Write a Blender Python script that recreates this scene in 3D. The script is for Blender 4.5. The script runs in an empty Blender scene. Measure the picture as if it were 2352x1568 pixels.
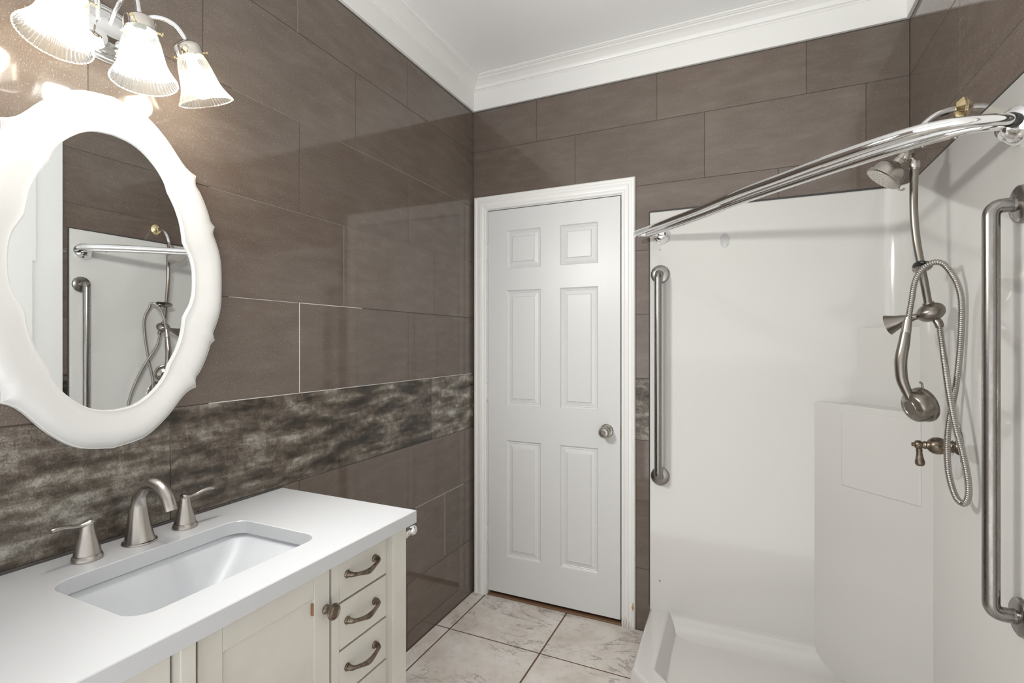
import bpy, bmesh, math, random
from mathutils import Vector, Matrix
random.seed(7)
PI = math.pi
C = bpy.context.scene.collection

# ------------------------------------------------------------------ camera, light, exposure
cd = bpy.data.cameras.new('camera'); cam = bpy.data.objects.new('camera', cd); C.objects.link(cam)
cam.location = (1.359, -2.43, 1.355); cam.rotation_euler = (PI/2, 0, math.radians(24.86))
cd.sensor_width = 36.0; cd.lens = 1170/2352*36; cd.shift_y = 1/2352; cd.clip_start = 0.02
bpy.context.scene.camera = cam
vs = bpy.context.scene.view_settings
vs.view_transform = 'Standard'; vs.look = 'None'; vs.gamma = 1.0; vs.use_curve_mapping = False
vs.exposure = 0.72
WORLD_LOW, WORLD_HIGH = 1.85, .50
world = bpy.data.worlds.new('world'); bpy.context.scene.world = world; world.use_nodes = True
# made-up fill through the open side behind the camera, brighter from below for the ceiling
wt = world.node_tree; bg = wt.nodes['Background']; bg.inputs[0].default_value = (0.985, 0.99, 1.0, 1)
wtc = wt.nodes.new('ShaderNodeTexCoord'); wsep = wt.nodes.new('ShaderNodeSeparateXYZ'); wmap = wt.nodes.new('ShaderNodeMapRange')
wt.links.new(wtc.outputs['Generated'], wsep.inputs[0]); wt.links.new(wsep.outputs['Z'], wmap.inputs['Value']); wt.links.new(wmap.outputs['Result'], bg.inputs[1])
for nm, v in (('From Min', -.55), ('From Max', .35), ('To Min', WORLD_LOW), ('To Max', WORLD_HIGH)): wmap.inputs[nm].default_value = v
BULB_WARM, BULB_COOL = 32.0, 30.0
LAMP_POWER = 19.0          # light each bulb throws out into the room

# ------------------------------------------------------------------ helpers
W, H = 1.926, 2.763          # room width, ceiling height
def V(*a): return Vector(a)
def new(): return bmesh.new()
def box(bm, x0, x1, y0, y1, z0, z1, mi=0):
    v = [bm.verts.new(p) for p in ((x0,y0,z0),(x1,y0,z0),(x1,y1,z0),(x0,y1,z0),(x0,y0,z1),(x1,y0,z1),(x1,y1,z1),(x0,y1,z1))]
    for q in ((3,2,1,0),(4,5,6,7),(0,1,5,4),(1,2,6,5),(2,3,7,6),(3,0,4,7)):
        f = bm.faces.new([v[i] for i in q]); f.material_index = mi
def frames(pts):
    n = len(pts); T = []
    for i in range(n):
        a = pts[max(i-1,0)]; b = pts[min(i+1,n-1)]
        T.append((b-a).normalized())
    u = T[0].orthogonal().normalized(); U = [u]
    for i in range(1, n):
        ax = T[i-1].cross(T[i])
        if ax.length > 1e-7:
            u = Matrix.Rotation(T[i-1].angle(T[i]), 3, ax.normalized()) @ u
        U.append(u.copy())
    return T, U
def tube(bm, pts, r, seg=20, cap=True, flat=1.0, mi=0, up=None):
    pts = [Vector(p) for p in pts]; n = len(pts)
    rs = r if isinstance(r, (list, tuple)) else [r]*n
    T, U = frames(pts); rings = []
    for i in range(n):
        u = U[i] if up is None else (Vector(up) - T[i]*Vector(up).dot(T[i])).normalized()
        w = T[i].cross(u)
        rings.append([bm.verts.new(pts[i] + rs[i]*(math.cos(2*PI*k/seg)*u*flat + math.sin(2*PI*k/seg)*w)) for k in range(seg)])
    for i in range(n-1):
        for k in range(seg):
            f = bm.faces.new((rings[i][k], rings[i][(k+1)%seg], rings[i+1][(k+1)%seg], rings[i+1][k])); f.material_index = mi
    if cap:
        bm.faces.new(rings[0][::-1]).material_index = mi; bm.faces.new(rings[-1]).material_index = mi
def lathe(bm, prof, o, d, seg=32, close=False, rib=None, mi=0):
    """prof: list of (radius, height along d)"""
    o = Vector(o); d = Vector(d).normalized(); u = d.orthogonal().normalized(); w = d.cross(u)
    rings = []
    for r, h in prof:
        if r < 1e-6: rings.append([bm.verts.new(o + d*h)]); continue
        ring = []
        for k in range(seg):
            a = 2*PI*k/seg; rr = r*(1 + (rib[1]*math.cos(rib[0]*a) if rib else 0))
            ring.append(bm.verts.new(o + d*h + rr*(math.cos(a)*u + math.sin(a)*w)))
        rings.append(ring)
    for A, B in zip(rings, rings[1:]):
        for k in range(seg):
            k2 = (k+1) % seg
            if len(A) == 1 and len(B) == 1: continue
            if len(A) == 1: f = bm.faces.new((A[0], B[k2], B[k]))
            elif len(B) == 1: f = bm.faces.new((A[k], A[k2], B[0]))
            else: f = bm.faces.new((A[k], A[k2], B[k2], B[k]))
            f.material_index = mi
def ellipsoid(bm, c, ax, ay, az, rx, ry, rz, seg=28, rings=16):
    c = Vector(c); ax, ay, az = Vector(ax).normalized(), Vector(ay).normalized(), Vector(az).normalized()
    G = []
    for i in range(rings+1):
        t = PI*i/rings
        if i in (0, rings): G.append([bm.verts.new(c + az*rz*math.cos(t))]); continue
        G.append([bm.verts.new(c + az*rz*math.cos(t) + math.sin(t)*(ax*rx*math.cos(2*PI*k/seg) + ay*ry*math.sin(2*PI*k/seg))) for k in range(seg)])
    for A, B in zip(G, G[1:]):
        for k in range(seg):
            k2 = (k+1) % seg
            if len(A) == 1: bm.faces.new((A[0], B[k], B[k2]))
            elif len(B) == 1: bm.faces.new((A[k], B[0], A[k2]))
            else: bm.faces.new((A[k], B[k], B[k2], A[k2]))
def spline(pts, n=10, closed=False):
    P = [Vector(p) for p in pts]; out = []; m = len(P)
    for i in range(m if closed else m-1):
        if closed: p0,p1,p2,p3 = P[(i-1)%m],P[i],P[(i+1)%m],P[(i+2)%m]
        else: p0,p1,p2,p3 = P[max(i-1,0)],P[i],P[i+1],P[min(i+2,m-1)]
        for k in range(n):
            t = k/n
            out.append(0.5*((2*p1)+(-p0+p2)*t+(2*p0-5*p1+4*p2-p3)*t*t+(-p0+3*p1-3*p2+p3)*t**3))
    if not closed: out.append(P[-1])
    return out
def bend(pts, r, n=8):
    """polyline with rounded corners of radius r"""
    P = [Vector(p) for p in pts]; out = [P[0]]
    for i in range(1, len(P)-1):
        a = (P[i-1]-P[i]); b = (P[i+1]-P[i]); rr = min(r, a.length*0.49, b.length*0.49)
        s = P[i] + a.normalized()*rr; e = P[i] + b.normalized()*rr
        for k in range(n+1):
            t = k/n; out.append((1-t)**2*s + 2*t*(1-t)*P[i] + t*t*e)
    out.append(P[-1]); return out
def prism(bm, poly, z0, z1, mi=0):
    a = [bm.verts.new((x, y, z0)) for x, y in poly]; b = [bm.verts.new((x, y, z1)) for x, y in poly]; n = len(poly)
    bm.faces.new(a[::-1]).material_index = mi; bm.faces.new(b).material_index = mi
    for i in range(n): bm.faces.new((a[i], a[(i+1)%n], b[(i+1)%n], b[i])).material_index = mi
def rrect(x0, x1, y0, y1, r, n=8):
    out = []
    for cx, cy, a0 in ((x1-r,y1-r,0),(x0+r,y1-r,PI/2),(x0+r,y0+r,PI),(x1-r,y0+r,1.5*PI)):
        for k in range(n+1):
            a = a0 + PI/2*k/n; out.append((cx+r*math.cos(a), cy+r*math.sin(a)))
    return out
def loops(bm, rings, closed_ring=True, cap0=False, cap1=False, mi=0):
    R = [[bm.verts.new(p) for p in r] for r in rings]; n = len(R[0])
    for A, B in zip(R, R[1:]):
        for k in range(n if closed_ring else n-1):
            bm.faces.new((A[k], A[(k+1)%n], B[(k+1)%n], B[k])).material_index = mi
    if cap0: bm.faces.new(R[0][::-1]).material_index = mi
    if cap1: bm.faces.new(R[-1]).material_index = mi
    return R

def obj(name, bm, mat, parent=None, smooth=None, bev=0.0, bseg=2, origin=None, recalc=True):
    if recalc: bmesh.ops.recalc_face_normals(bm, faces=bm.faces)
    if origin is None:
        if parent is not None:
            p = parent; origin = V(0,0,0)
            while p is not None: origin = origin + p.location; p = p.parent
        else: origin = V(0,0,0)
    for v in bm.verts: v.co -= Vector(origin)
    me = bpy.data.meshes.new(name); bm.to_mesh(me); bm.free()
    for m in (mat if isinstance(mat, (list, tuple)) else [mat]): me.materials.append(m)
    if smooth is not None:
        me.polygons.foreach_set('use_smooth', [True]*len(me.polygons)); me.set_sharp_from_angle(angle=math.radians(smooth))
    o = bpy.data.objects.new(name, me); C.objects.link(o)
    if parent is not None: o.parent = parent
    else: o.location = origin
    if bev > 0:
        b = o.modifiers.new('bevel', 'BEVEL'); b.width = bev; b.segments = bseg; b.limit_method = 'ANGLE'; b.angle_limit = math.radians(35)
        if smooth is None:
            me.polygons.foreach_set('use_smooth', [True]*len(me.polygons)); me.set_sharp_from_angle(angle=math.radians(35))
        wn = o.modifiers.new('wn', 'WEIGHTED_NORMAL'); wn.keep_sharp = True
    return o
def thing(name, label, cat, loc, group=None):
    o = bpy.data.objects.new(name, None); o.empty_display_size = 0.05; C.objects.link(o); o.location = loc
    o['label'] = label; o['category'] = cat
    if group: o['group'] = group
    return o
def tag(o, label, cat, group=None):
    o['label'] = label; o['category'] = cat
    if group: o['group'] = group
    return o
def struct(name, bm, mat, **k):
    o = obj(name, bm, mat, **k); o['kind'] = 'structure'; return o

# ------------------------------------------------------------------ materials
def mat(name, col=(.8,.8,.8), rough=.5, metal=0.0, spec=.5, coat=0.0, aniso=0.0):
    m = bpy.data.materials.new(name); m.use_nodes = True; b = m.node_tree.nodes['Principled BSDF']
    b.inputs['Base Color'].default_value = (*col, 1); b.inputs['Roughness'].default_value = rough
    b.inputs['Metallic'].default_value = metal; b.inputs['Specular IOR Level'].default_value = spec
    b.inputs['Coat Weight'].default_value = coat; b.inputs['Anisotropic'].default_value = aniso
    return m
class N:
    def __init__(s, m): s.t = m.node_tree; s.b = s.t.nodes['Principled BSDF']
    def n(s, typ, **k):
        x = s.t.nodes.new(typ)
        for a, v in k.items(): setattr(x, a, v)
        return x
    def l(s, a, b): s.t.links.new(a, b)
    def coords(s, scale=(1,1,1), kind='Object', loc=(0,0,0)):
        tc = s.n('ShaderNodeTexCoord'); mp = s.n('ShaderNodeMapping'); mp.inputs['Scale'].default_value = scale; mp.inputs['Location'].default_value = loc
        s.l(tc.outputs[kind], mp.inputs['Vector']); return mp.outputs['Vector']
    def noise(s, vec, scale, detail=4, rough=.55, dist=0.0):
        x = s.n('ShaderNodeTexNoise'); x.inputs['Scale'].default_value = scale; x.inputs['Detail'].default_value = detail
        x.inputs['Roughness'].default_value = rough; x.inputs['Distortion'].default_value = dist
        if vec is not None: s.l(vec, x.inputs['Vector'])
        return x.outputs['Fac']
    def ramp(s, fac, stops):
        x = s.n('ShaderNodeValToRGB'); e = x.color_ramp.elements
        while len(e) < len(stops): e.new(0.5)
        for el, (p, c) in zip(e, stops): el.position = p; el.color = (*c, 1) if len(c) == 3 else c
        s.l(fac, x.inputs['Fac']); return x.outputs['Color']
    def mix(s, a, b, fac, mode='MIX'):
        x = s.n('ShaderNodeMix', data_type='RGBA', blend_type=mode)
        for sock, v in ((x.inputs['A'], a), (x.inputs['B'], b), (x.inputs['Factor'], fac)):
            if hasattr(v, 'links') or hasattr(v, 'is_linked'): s.l(v, sock)
            else: sock.default_value = (*v, 1) if isinstance(v, tuple) else v
        return x.outputs['Result']
    def math(s, op, a, b=0.0):
        x = s.n('ShaderNodeMath', operation=op)
        for sock, v in zip(x.inputs, (a, b)):
            if hasattr(v, 'is_linked'): s.l(v, sock)
            else: sock.default_value = v
        return x.outputs[0]
    def bump(s, h, strength, dist=0.01):
        x = s.n('ShaderNodeBump'); x.inputs['Strength'].default_value = strength; x.inputs['Distance'].default_value = dist
        s.l(h, x.inputs['Height']); s.l(x.outputs['Normal'], s.b.inputs['Normal'])
    def attr(s, name):
        x = s.n('ShaderNodeAttribute'); x.attribute_name = name; return x.outputs['Fac']
g3 = lambda v: (v, v, v)

def tile_mat(name, streak):
    """polished brown porcelain; streak = object-space scale that stretches the pattern along the wall"""
    m = mat(name, rough=.07, spec=.55); k = N(m)
    st = k.noise(k.coords(streak), 6.0, 6, .62)
    c = k.ramp(st, [(.25,(.120,.091,.073)), (.5,(.141,.109,.089)), (.75,(.169,.136,.113))])
    cl = k.noise(k.coords((1,1,1)), 2.2, 3, .5)
    c = k.mix(c, (.183,.152,.129), k.ramp(cl, [(.45,g3(0)), (.75,g3(.45))]))
    sp = k.noise(k.coords((1,1,1)), 210, 3, .65)
    c = k.mix(c, (.42,.37,.32), k.ramp(sp, [(.60,g3(0)), (.74,g3(.55))]))
    fl = k.noise(k.coords((streak[0]**.5, streak[1]**.5, streak[2]**.5)), 95, 4, .7)
    fm = k.mix(k.ramp(fl, [(.62,g3(0)), (.74,g3(.55))]), (0,0,0), k.ramp(cl, [(.5,g3(1)), (.62,g3(0))]))
    c = k.mix(c, (.36,.32,.28), fm)
    gr = k.noise(k.coords((1,1,1)), 420, 2, .6)
    c = k.mix(c, (.5,.5,.5), k.math('MULTIPLY', .16, 1.0), 'OVERLAY') if False else c
    c = k.mix(c, k.ramp(gr, [(.3,g3(.30)), (.7,g3(.70))]), .5, 'OVERLAY')
    c = k.mix(c, k.ramp(k.attr('tone'), [(0,g3(.46)), (1,g3(.54))]), 1.0, 'OVERLAY')
    k.l(c, k.b.inputs['Base Color'])
    k.l(k.ramp(k.noise(k.coords((1,1,1)), 9, 4, .6), [(.35,g3(.05)), (.7,g3(.10))]), k.b.inputs['Roughness'])
    return m
def band_mat(name, streak, loc=(0,0,0)):
    """dark mottled metallic-glazed accent tile"""
    m = mat(name, rough=.25, metal=.35, spec=.7); k = N(m)
    big = k.noise(k.coords(streak, loc=loc), 4.2, 4, .55, .15)
    mid = k.noise(k.coords((1,1,1)), 38, 8, .78)
    fine = k.noise(k.coords((1,1,1)), 260, 4, .75)
    h = k.math('ADD', k.math('MULTIPLY', big, .44), k.math('ADD', k.math('MULTIPLY', mid, .27), k.math('MULTIPLY', fine, .29)))
    h = k.math('ADD', h, k.math('MULTIPLY', k.math('SUBTRACT', k.attr('tone'), .5), .07))
    c = k.ramp(h, [(.42,(.022,.019,.015)), (.475,(.075,.058,.043)), (.52,(.140,.114,.090)), (.56,(.23,.205,.17)), (.62,(.46,.445,.395))])
    k.l(c, k.b.inputs['Base Color'])
    k.l(k.ramp(h, [(.42,g3(.32)), (.62,g3(.18))]), k.b.inputs['Roughness'])
    k.l(k.ramp(fine, [(.4,g3(.22)), (.7,g3(.6))]), k.b.inputs['Metallic'])
    k.bump(mid, .12, .003)
    return m
M = {}
M['tile_side'] = tile_mat('tile_side', (1, 1.2, 4.2))
M['tile_back'] = tile_mat('tile_back', (1.2, 1, 4.2))
M['band_side'] = band_mat('band_side', (1, 1.5, 6.5))
M['band_back'] = band_mat('band_back', (1.5, 1, 5), (3, 0, 0))
M['grout'] = mat('grout', (.085,.072,.062), .8)
M['grout_glint'] = mat('grout_glint', (.75,.73,.70), .7)
M['grout_pale'] = mat('grout_pale', (.36,.33,.30), .7)
M['caulk'] = mat('caulk', (.045,.043,.045), .5)
M['paint'] = mat('paint', (.80,.79,.775), .33)
M['ceiling'] = mat('ceiling', (.88,.88,.88), .8)
M['trim'] = mat('trim', (.82,.81,.79), .28)
m = mat('door_paint', (.68,.677,.67), .36); k = N(m)
k.bump(k.noise(k.coords((60,1,2.2)), 6, 4, .6), .06, .004); M['door'] = m
m = mat('casing_paint', (.82,.81,.79), .28); k = N(m)
# bare wood showing where the paint is chipped off near the foot of the right-hand casing
tc = k.coords((1,1,1)); sx = k.n('ShaderNodeSeparateXYZ'); k.l(tc, sx.inputs[0])
dz = k.math('ABSOLUTE', k.math('SUBTRACT', sx.outputs['Z'], .105)); dx = k.math('ABSOLUTE', k.math('SUBTRACT', sx.outputs['X'], .868))
dist = k.math('ADD', k.math('MULTIPLY', dz, 34), k.math('MULTIPLY', dx, 120))
dist = k.math('ADD', dist, k.math('MULTIPLY', k.noise(k.coords((1,1,1)), 60, 4), 1.2))
cm = k.math('LESS_THAN', dist, 1.35)
lo = k.math('LESS_THAN', k.math('ADD', k.math('MULTIPLY', sx.outputs['Z'], 3.0), k.noise(k.coords((90,90,6)), 1.6, 3)), .56)
lo = k.math('MULTIPLY', lo, k.math('GREATER_THAN', sx.outputs['X'], .5))
c = k.mix((.82,.81,.79), (.30,.25,.20), k.math('MULTIPLY', lo, .5)); c = k.mix(c, (.55,.30,.12), cm)
k.l(c, k.b.inputs['Base Color']); M['casing'] = m
M['gel'] = mat('gelcoat', (.65,.635,.61), .13, spec=.5, coat=.3)
M['counter'] = mat('counter', (.55,.557,.568), .22)
M['porcelain'] = mat('porcelain', (.60,.615,.635), .38)
m = mat('cabinet_paint', (.68,.655,.60), .42); k = N(m)
nz = k.noise(k.coords((1,1,1)), 5, 5, .6)
k.l(k.mix((.62,.595,.54), (.53,.50,.445), k.ramp(nz, [(.45,g3(0)), (.75,g3(.7))])), k.b.inputs['Base Color']); M['cab'] = m
M['dark'] = mat('gap_shade', (.03,.022,.016), .9)  # near-black, puts the shade of door and drawer gaps into colour
M['bare_wood'] = mat('bare_wood', (.30,.15,.06), .7)
M['thresh'] = mat('threshold_wood', (.20,.11,.06), .6)
m = mat('bronze', (.20,.155,.115), .36, 1.0); k = N(m)
k.l(k.ramp(k.noise(k.coords((1,1,1)), 60, 4, .6), [(.35,(.11,.085,.06)), (.65,(.30,.245,.19))]), k.b.inputs['Base Color']); M['bronze'] = m
M['nickel'] = mat('brushed_nickel', (.43,.40,.37), .27, 1.0, aniso=.5)
M['nickel_dark'] = mat('dark_brushed_nickel', (.27,.245,.215), .28, 1.0, aniso=.5)
M['chrome'] = mat('chrome', (.80,.80,.80), .05, 1.0)
M['hose'] = mat('hose_steel', (.45,.43,.40), .2, 1.0)
M['brass'] = mat('brass', (.80,.66,.38), .12, 1.0)
M['black'] = mat('plain_black', (.01,.01,.01), .35)
def worn(name, s):
    m = mat(name, (.45,.43,.40), .26, 1.0); k = N(m)
    n1 = k.noise(k.coords((1,1,.25)), 30, 6, .7); n2 = k.noise(k.coords((1,1,1)), 160, 3, .7)
    c = k.mix((.33,.315,.30), (.17,.14,.11), k.ramp(n1, [(.46,g3(0)), (.72,g3(s*.7))]))
    c = k.mix(c, (.05,.035,.025), k.ramp(n2, [(.70,g3(0)), (.76,g3(.9))])); k.l(c, k.b.inputs['Base Color'])
    k.l(k.ramp(n1, [(.4,g3(.23)), (.7,g3(.34))]), k.b.inputs['Roughness']); return m
M['worn'] = worn('worn_steel', .9); M['worn2'] = worn('worn_steel_light', .35)
M['mirror'] = mat('mirror_silver', (.86,.88,.89), .0, 1.0)
m = mat('mirror_frame_lacquer', (.72,.712,.69), .25); M['lacquer'] = m
def glass_mat():
    m = bpy.data.materials.new('ribbed_glass'); m.use_nodes = True; t = m.node_tree; t.nodes.clear()
    out = t.nodes.new('ShaderNodeOutputMaterial'); tr = t.nodes.new('ShaderNodeBsdfTransparent'); tl = t.nodes.new('ShaderNodeBsdfTranslucent')
    gl = t.nodes.new('ShaderNodeBsdfGlossy'); gl.inputs['Roughness'].default_value = .08
    df = t.nodes.new('ShaderNodeBsdfDiffuse'); df.inputs['Color'].default_value = (.8,.79,.76,1)
    tr.inputs['Color'].default_value = (.86,.89,.86,1); tl.inputs['Color'].default_value = (.93,.92,.88,1)
    lw = t.nodes.new('ShaderNodeLayerWeight'); lw.inputs['Blend'].default_value = .45
    mr = t.nodes.new('ShaderNodeMapRange'); mr.inputs['To Min'].default_value = .04; mr.inputs['To Max'].default_value = .17; t.links.new(lw.outputs['Facing'], mr.inputs['Value'])
    a = t.nodes.new('ShaderNodeMixShader'); t.links.new(mr.outputs[0], a.inputs[0])
    b = t.nodes.new('ShaderNodeMixShader'); b.inputs[0].default_value = .035
    c = t.nodes.new('ShaderNodeMixShader'); fr = t.nodes.new('ShaderNodeFresnel'); fr.inputs['IOR'].default_value = 1.5
    t.links.new(tr.outputs[0], a.inputs[1]); t.links.new(tl.outputs[0], a.inputs[2])
    t.links.new(a.outputs[0], b.inputs[1]); t.links.new(df.outputs[0], b.inputs[2])
    t.links.new(fr.outputs[0], c.inputs[0]); t.links.new(b.outputs[0], c.inputs[1]); t.links.new(gl.outputs[0], c.inputs[2])
    t.links.new(c.outputs[0], out.inputs[0]); return m
M['shade'] = glass_mat()
def emit(name, col, s):
    m = mat(name); b = m.node_tree.nodes['Principled BSDF']; b.inputs['Emission Color'].default_value = (*col, 1); b.inputs['Emission Strength'].default_value = s
    b.inputs['Base Color'].default_value = (.8,.8,.8,1); return m
M['bulb_warm'] = emit('bulb_warm', (1.0, .87, .70), BULB_WARM); M['bulb_cool'] = emit('bulb_cool', (.90, .97, 1.0), BULB_COOL)
m = mat('clear_plastic', (.9,.9,.9), .1); m.node_tree.nodes['Principled BSDF'].inputs['Alpha'].default_value = .28; M['clear'] = m
# beige marble-look floor tile
m = mat('floor_tile', rough=.28); k = N(m)
co = k.coords((1,1,1)); base = k.noise(co, 5.5, 7, .62)
c = k.ramp(base, [(.3,(.56,.50,.445)), (.5,(.68,.635,.585)), (.7,(.76,.73,.70))])
mo = k.noise(co, 34, 5, .7); c = k.mix(c, (.40,.335,.28), k.ramp(mo, [(.54,g3(0)), (.70,g3(.45))]))
vn = k.noise(k.coords((1.0,1.9,1), loc=(.3,.7,0)), 3.0, 8, .66, .9)
ve = k.math('ABSOLUTE', k.math('SUBTRACT', vn, .5))
vm = k.mix(k.ramp(ve, [(0,g3(.80)), (.015,g3(0))]), (0,0,0), k.ramp(k.noise(co, 3.2, 3), [(.46,g3(1)), (.58,g3(0))]))
c = k.mix(c, (.12,.10,.09), vm)
c = k.mix(c, k.ramp(k.attr('tone'), [(0,g3(.46)), (1,g3(.54))]), 1.0, 'OVERLAY')
k.l(c, k.b.inputs['Base Color']); k.bump(base, .05, .004); M['floor'] = m
M['floor_grout'] = mat('floor_grout', (.13,.075,.048), .8)

# ------------------------------------------------------------------ tiled shell
def tile_wall(name, to3, umin, umax, rows, pitch, mats, holes=(), gap=.0011, back=.0035, white=(), bed_ext=(0,0), pale=()):
    """rows: (z0, z1, reference joint u, is_band). to3(u, d, z) -> point, d = distance off the wall into the room (negative = recessed)"""
    bm = new(); tone = bm.loops.layers.float_color.new('tone'); grp = []
    def quad(ps, mi, tv):
        f = bm.faces.new([bm.verts.new(p) for p in ps]); f.material_index = mi
        for l in f.loops: l[tone] = (tv, tv, tv, 1)
    for z0, z1, ref, band in rows:
        k0 = math.floor((umin-ref)/pitch); js = [ref + i*pitch for i in range(k0, k0+40)]
        js = [umin] + [j for j in js if umin+.004 < j < umax-.004] + [umax]
        for a, b in zip(js, js[1:]):
            pieces = [(a, b, z0, z1)]
            for hu0, hu1, hz0, hz1 in holes:
                nx = []
                for (p, q, r, s) in pieces:
                    if q <= hu0 or p >= hu1 or s <= hz0 or r >= hz1: nx.append((p,q,r,s)); continue
                    if p < hu0: nx.append((p, hu0, r, s))
                    if q > hu1: nx.append((hu1, q, r, s))
                    if s > hz1: nx.append((max(p,hu0), min(q,hu1), hz1, s))
                    if r < hz0: nx.append((max(p,hu0), min(q,hu1), r, hz0))
                pieces = nx
            tv = random.random()
            for (p, q, r, s) in pieces:
                if q-p < .003 or s-r < .003: continue
                p2, q2, r2, s2 = p+gap, q-gap, r+gap, s-gap; e = .0007
                mi = 1 if band else 0
                O = [(p2,r2),(q2,r2),(q2,s2),(p2,s2)]; I = [(p2+e,r2+e),(q2-e,r2+e),(q2-e,s2-e),(p2+e,s2-e)]
                quad([to3(u,0,z) for u, z in I], mi, tv)
                for i in range(4):
                    j = (i+1) % 4
                    quad([to3(*_x(O[i],-e)), to3(*_x(O[j],-e)), to3(*_x(I[j],0)), to3(*_x(I[i],0))], mi, tv)
                    quad([to3(*_x(O[i],-back)), to3(*_x(O[j],-back)), to3(*_x(O[j],-e)), to3(*_x(O[i],-e))], mi, tv)
    # mortar bed behind the tiles: boxes, so the wall has thickness
    zs = rows[0][0], rows[-1][1]
    beds = [(umin - bed_ext[0], umax + bed_ext[1], zs[0] - .05, H + .05)]
    for hu0, hu1, hz0, hz1 in holes:
        nx = []
        for (p,q,r,s) in beds:
            if q <= hu0 or p >= hu1 or s <= hz0 or r >= hz1: nx.append((p,q,r,s)); continue
            if p < hu0: nx.append((p,hu0,r,s))
            if q > hu1: nx.append((hu1,q,r,s))
            if s > hz1: nx.append((max(p,hu0),min(q,hu1),hz1,s))
            if r < hz0: nx.append((max(p,hu0),min(q,hu1),r,hz0))
        beds = nx
    for p,q,r,s in beds:
        a, b = to3(p, -.0015, r), to3(q, -.12, s)
        lo = [min(a[i],b[i]) for i in range(3)]; hi = [max(a[i],b[i]) for i in range(3)]
        box(bm, lo[0],hi[0],lo[1],hi[1],lo[2],hi[2], 2)
    for (p,q,r,s), wm in [(w_, 3) for w_ in white] + [(w_, 4) for w_ in pale]:      # bright joint strips: highlights on tile edges put into grout colour
        a, b = to3(p, -.0002, r), to3(q, -.003, s)
        lo = [min(a[i],b[i]) for i in range(3)]; hi = [max(a[i],b[i]) for i in range(3)]
        box(bm, lo[0],hi[0],lo[1],hi[1],lo[2],hi[2], wm)
    bm.normal_update()
    o = struct(name, bm, mats, recalc=False)
    return o
def _x(uz, d): return (uz[0], d, uz[1])
ZR = [0, .290, .607, .893, 1.184, 1.485, 1.785, 2.090, 2.384, 2.600]
YF = -2.75                                                    # room side left open to let the added fill in
refs_l = [-.590, -.285, -1.186, -.403, -1.185, -.979, -1.185, -.916, -1.192]
tile_wall('wall_left', lambda u,d,z: (d, u, z), YF, 0.0, [(ZR[i], ZR[i+1], refs_l[i], i == 3) for i in range(9)], .6005,
          [M['tile_side'], M['band_side'], M['grout'], M['grout_glint'], M['grout_pale']],
          bed_ext=(0,.12), white=[(-1.1862,-1.1838,1.184,1.485), (-1.185,-.88,1.4843,1.4862), (-1.50,-.02,1.1832,1.1853), (-.2865,-.2845,.30,.607), (-.53,-.1,.6065,.6080), (-1.44,-1.19,1.4845,1.4857),], pale=[(-1.43,-.1,2.0895,2.0905), (-.9795,-.9785,1.485,1.785), (-1.50,-.05,1.7845,1.7855), (-.3245,-.3235,2.09,2.384), (-1.1925,-1.1915,2.384,2.6), (-1.5895,-1.5885,.893,1.184), (-.9885,-.9875,.893,1.184), (-1.5235,-1.5225,2.12,2.384)])
refs_b = [.65]*6 + [1.475, 1.182, .975]
DX0, DX1, DZ1 = .072, .826, 2.074
tile_wall('wall_back', lambda u,d,z: (u, -d, z), 0.0, W, [(ZR[i], ZR[i+1], refs_b[i], i == 3) for i in range(9)], .6035,
          [M['tile_back'], M['band_back'], M['grout'], M['grout_glint'], M['grout_pale']], holes=[(DX0, DX1, -1, DZ1)], bed_ext=(0,0))
refs_r = [-.4]*3 + [-.7, -.4, -.8, -.45, -.512, -.512]
YR = -1.006                                                  # the tile on the right wall ends here, painted wall beyond
tile_wall('wall_right', lambda u,d,z: (W-d, u, z), YR, 0.0, [(ZR[i], ZR[i+1], refs_r[i], i == 3) for i in range(9)], .6035,
          [M['tile_side'], M['band_side'], M['grout'], M['grout_glint'], M['grout_pale']], bed_ext=(0,.12))
bm = new(); box(bm, W-.012, W+.12, YF, YR, 0, H); box(bm, W-.026, W-.012, YF, -1.135, 0, 1.76); box(bm, W-.020, W-.012, YF, -1.118, 1.76, 2.6)
struct('wall_front', bm, M['paint'])
bm = new(); box(bm, -.12, W+.12, YF, .12, H, H+.1); struct('ceiling', bm, M['ceiling'])

# floor
bm = new(); tone = bm.loops.layers.float_color.new('tone'); P = .457
for i in range(-1, 5):
    for j in range(-8, 2):
        x0, y0 = .079 + (i)*P, -.3665 + j*P; x1, y1 = x0+P, y0+P
        x0, x1, y0, y1 = max(x0,0), min(x1,W), max(y0,YF), min(y1,.0)
        if x1-x0 < .01 or y1-y0 < .01: continue
        n0 = len(bm.faces); g = .0038; box(bm, x0+g, x1-g, y0+g, y1-g, -.01, 0.0); bm.faces.ensure_lookup_table(); tv = random.random()
        for f in bm.faces[n0:]:
            for l in f.loops: l[tone] = (tv,tv,tv,1)
box(bm, -.12, W+.12, YF, .12, -.06, -.0018, 1)
struct('floor', bm, [M['floor'], M['floor_grout']], bev=.0015, bseg=2)

# crown: frieze board plus moulding, mitred round three walls
prof = [(0,2.603),(.012,2.603),(.013,2.604),(.013,2.700),(.017,2.703),(.017,2.709),(.0235,2.711),(.0265,2.717),(.029,2.726),(.040,2.737),(.054,2.744),(.062,2.747),(.062,2.752),(.0695,2.753),(.074,2.757),(.078,2.758),(.078,H),(0,H)]
bm = new()
loops(bm, [[(d, YF, z) for d, z in prof], [(d, -d, z) for d, z in prof], [(W-d, -d, z) for d, z in prof], [(W-d, YF, z) for d, z in prof]], True)
struct('trim_1', bm, M['trim'], smooth=28)

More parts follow.
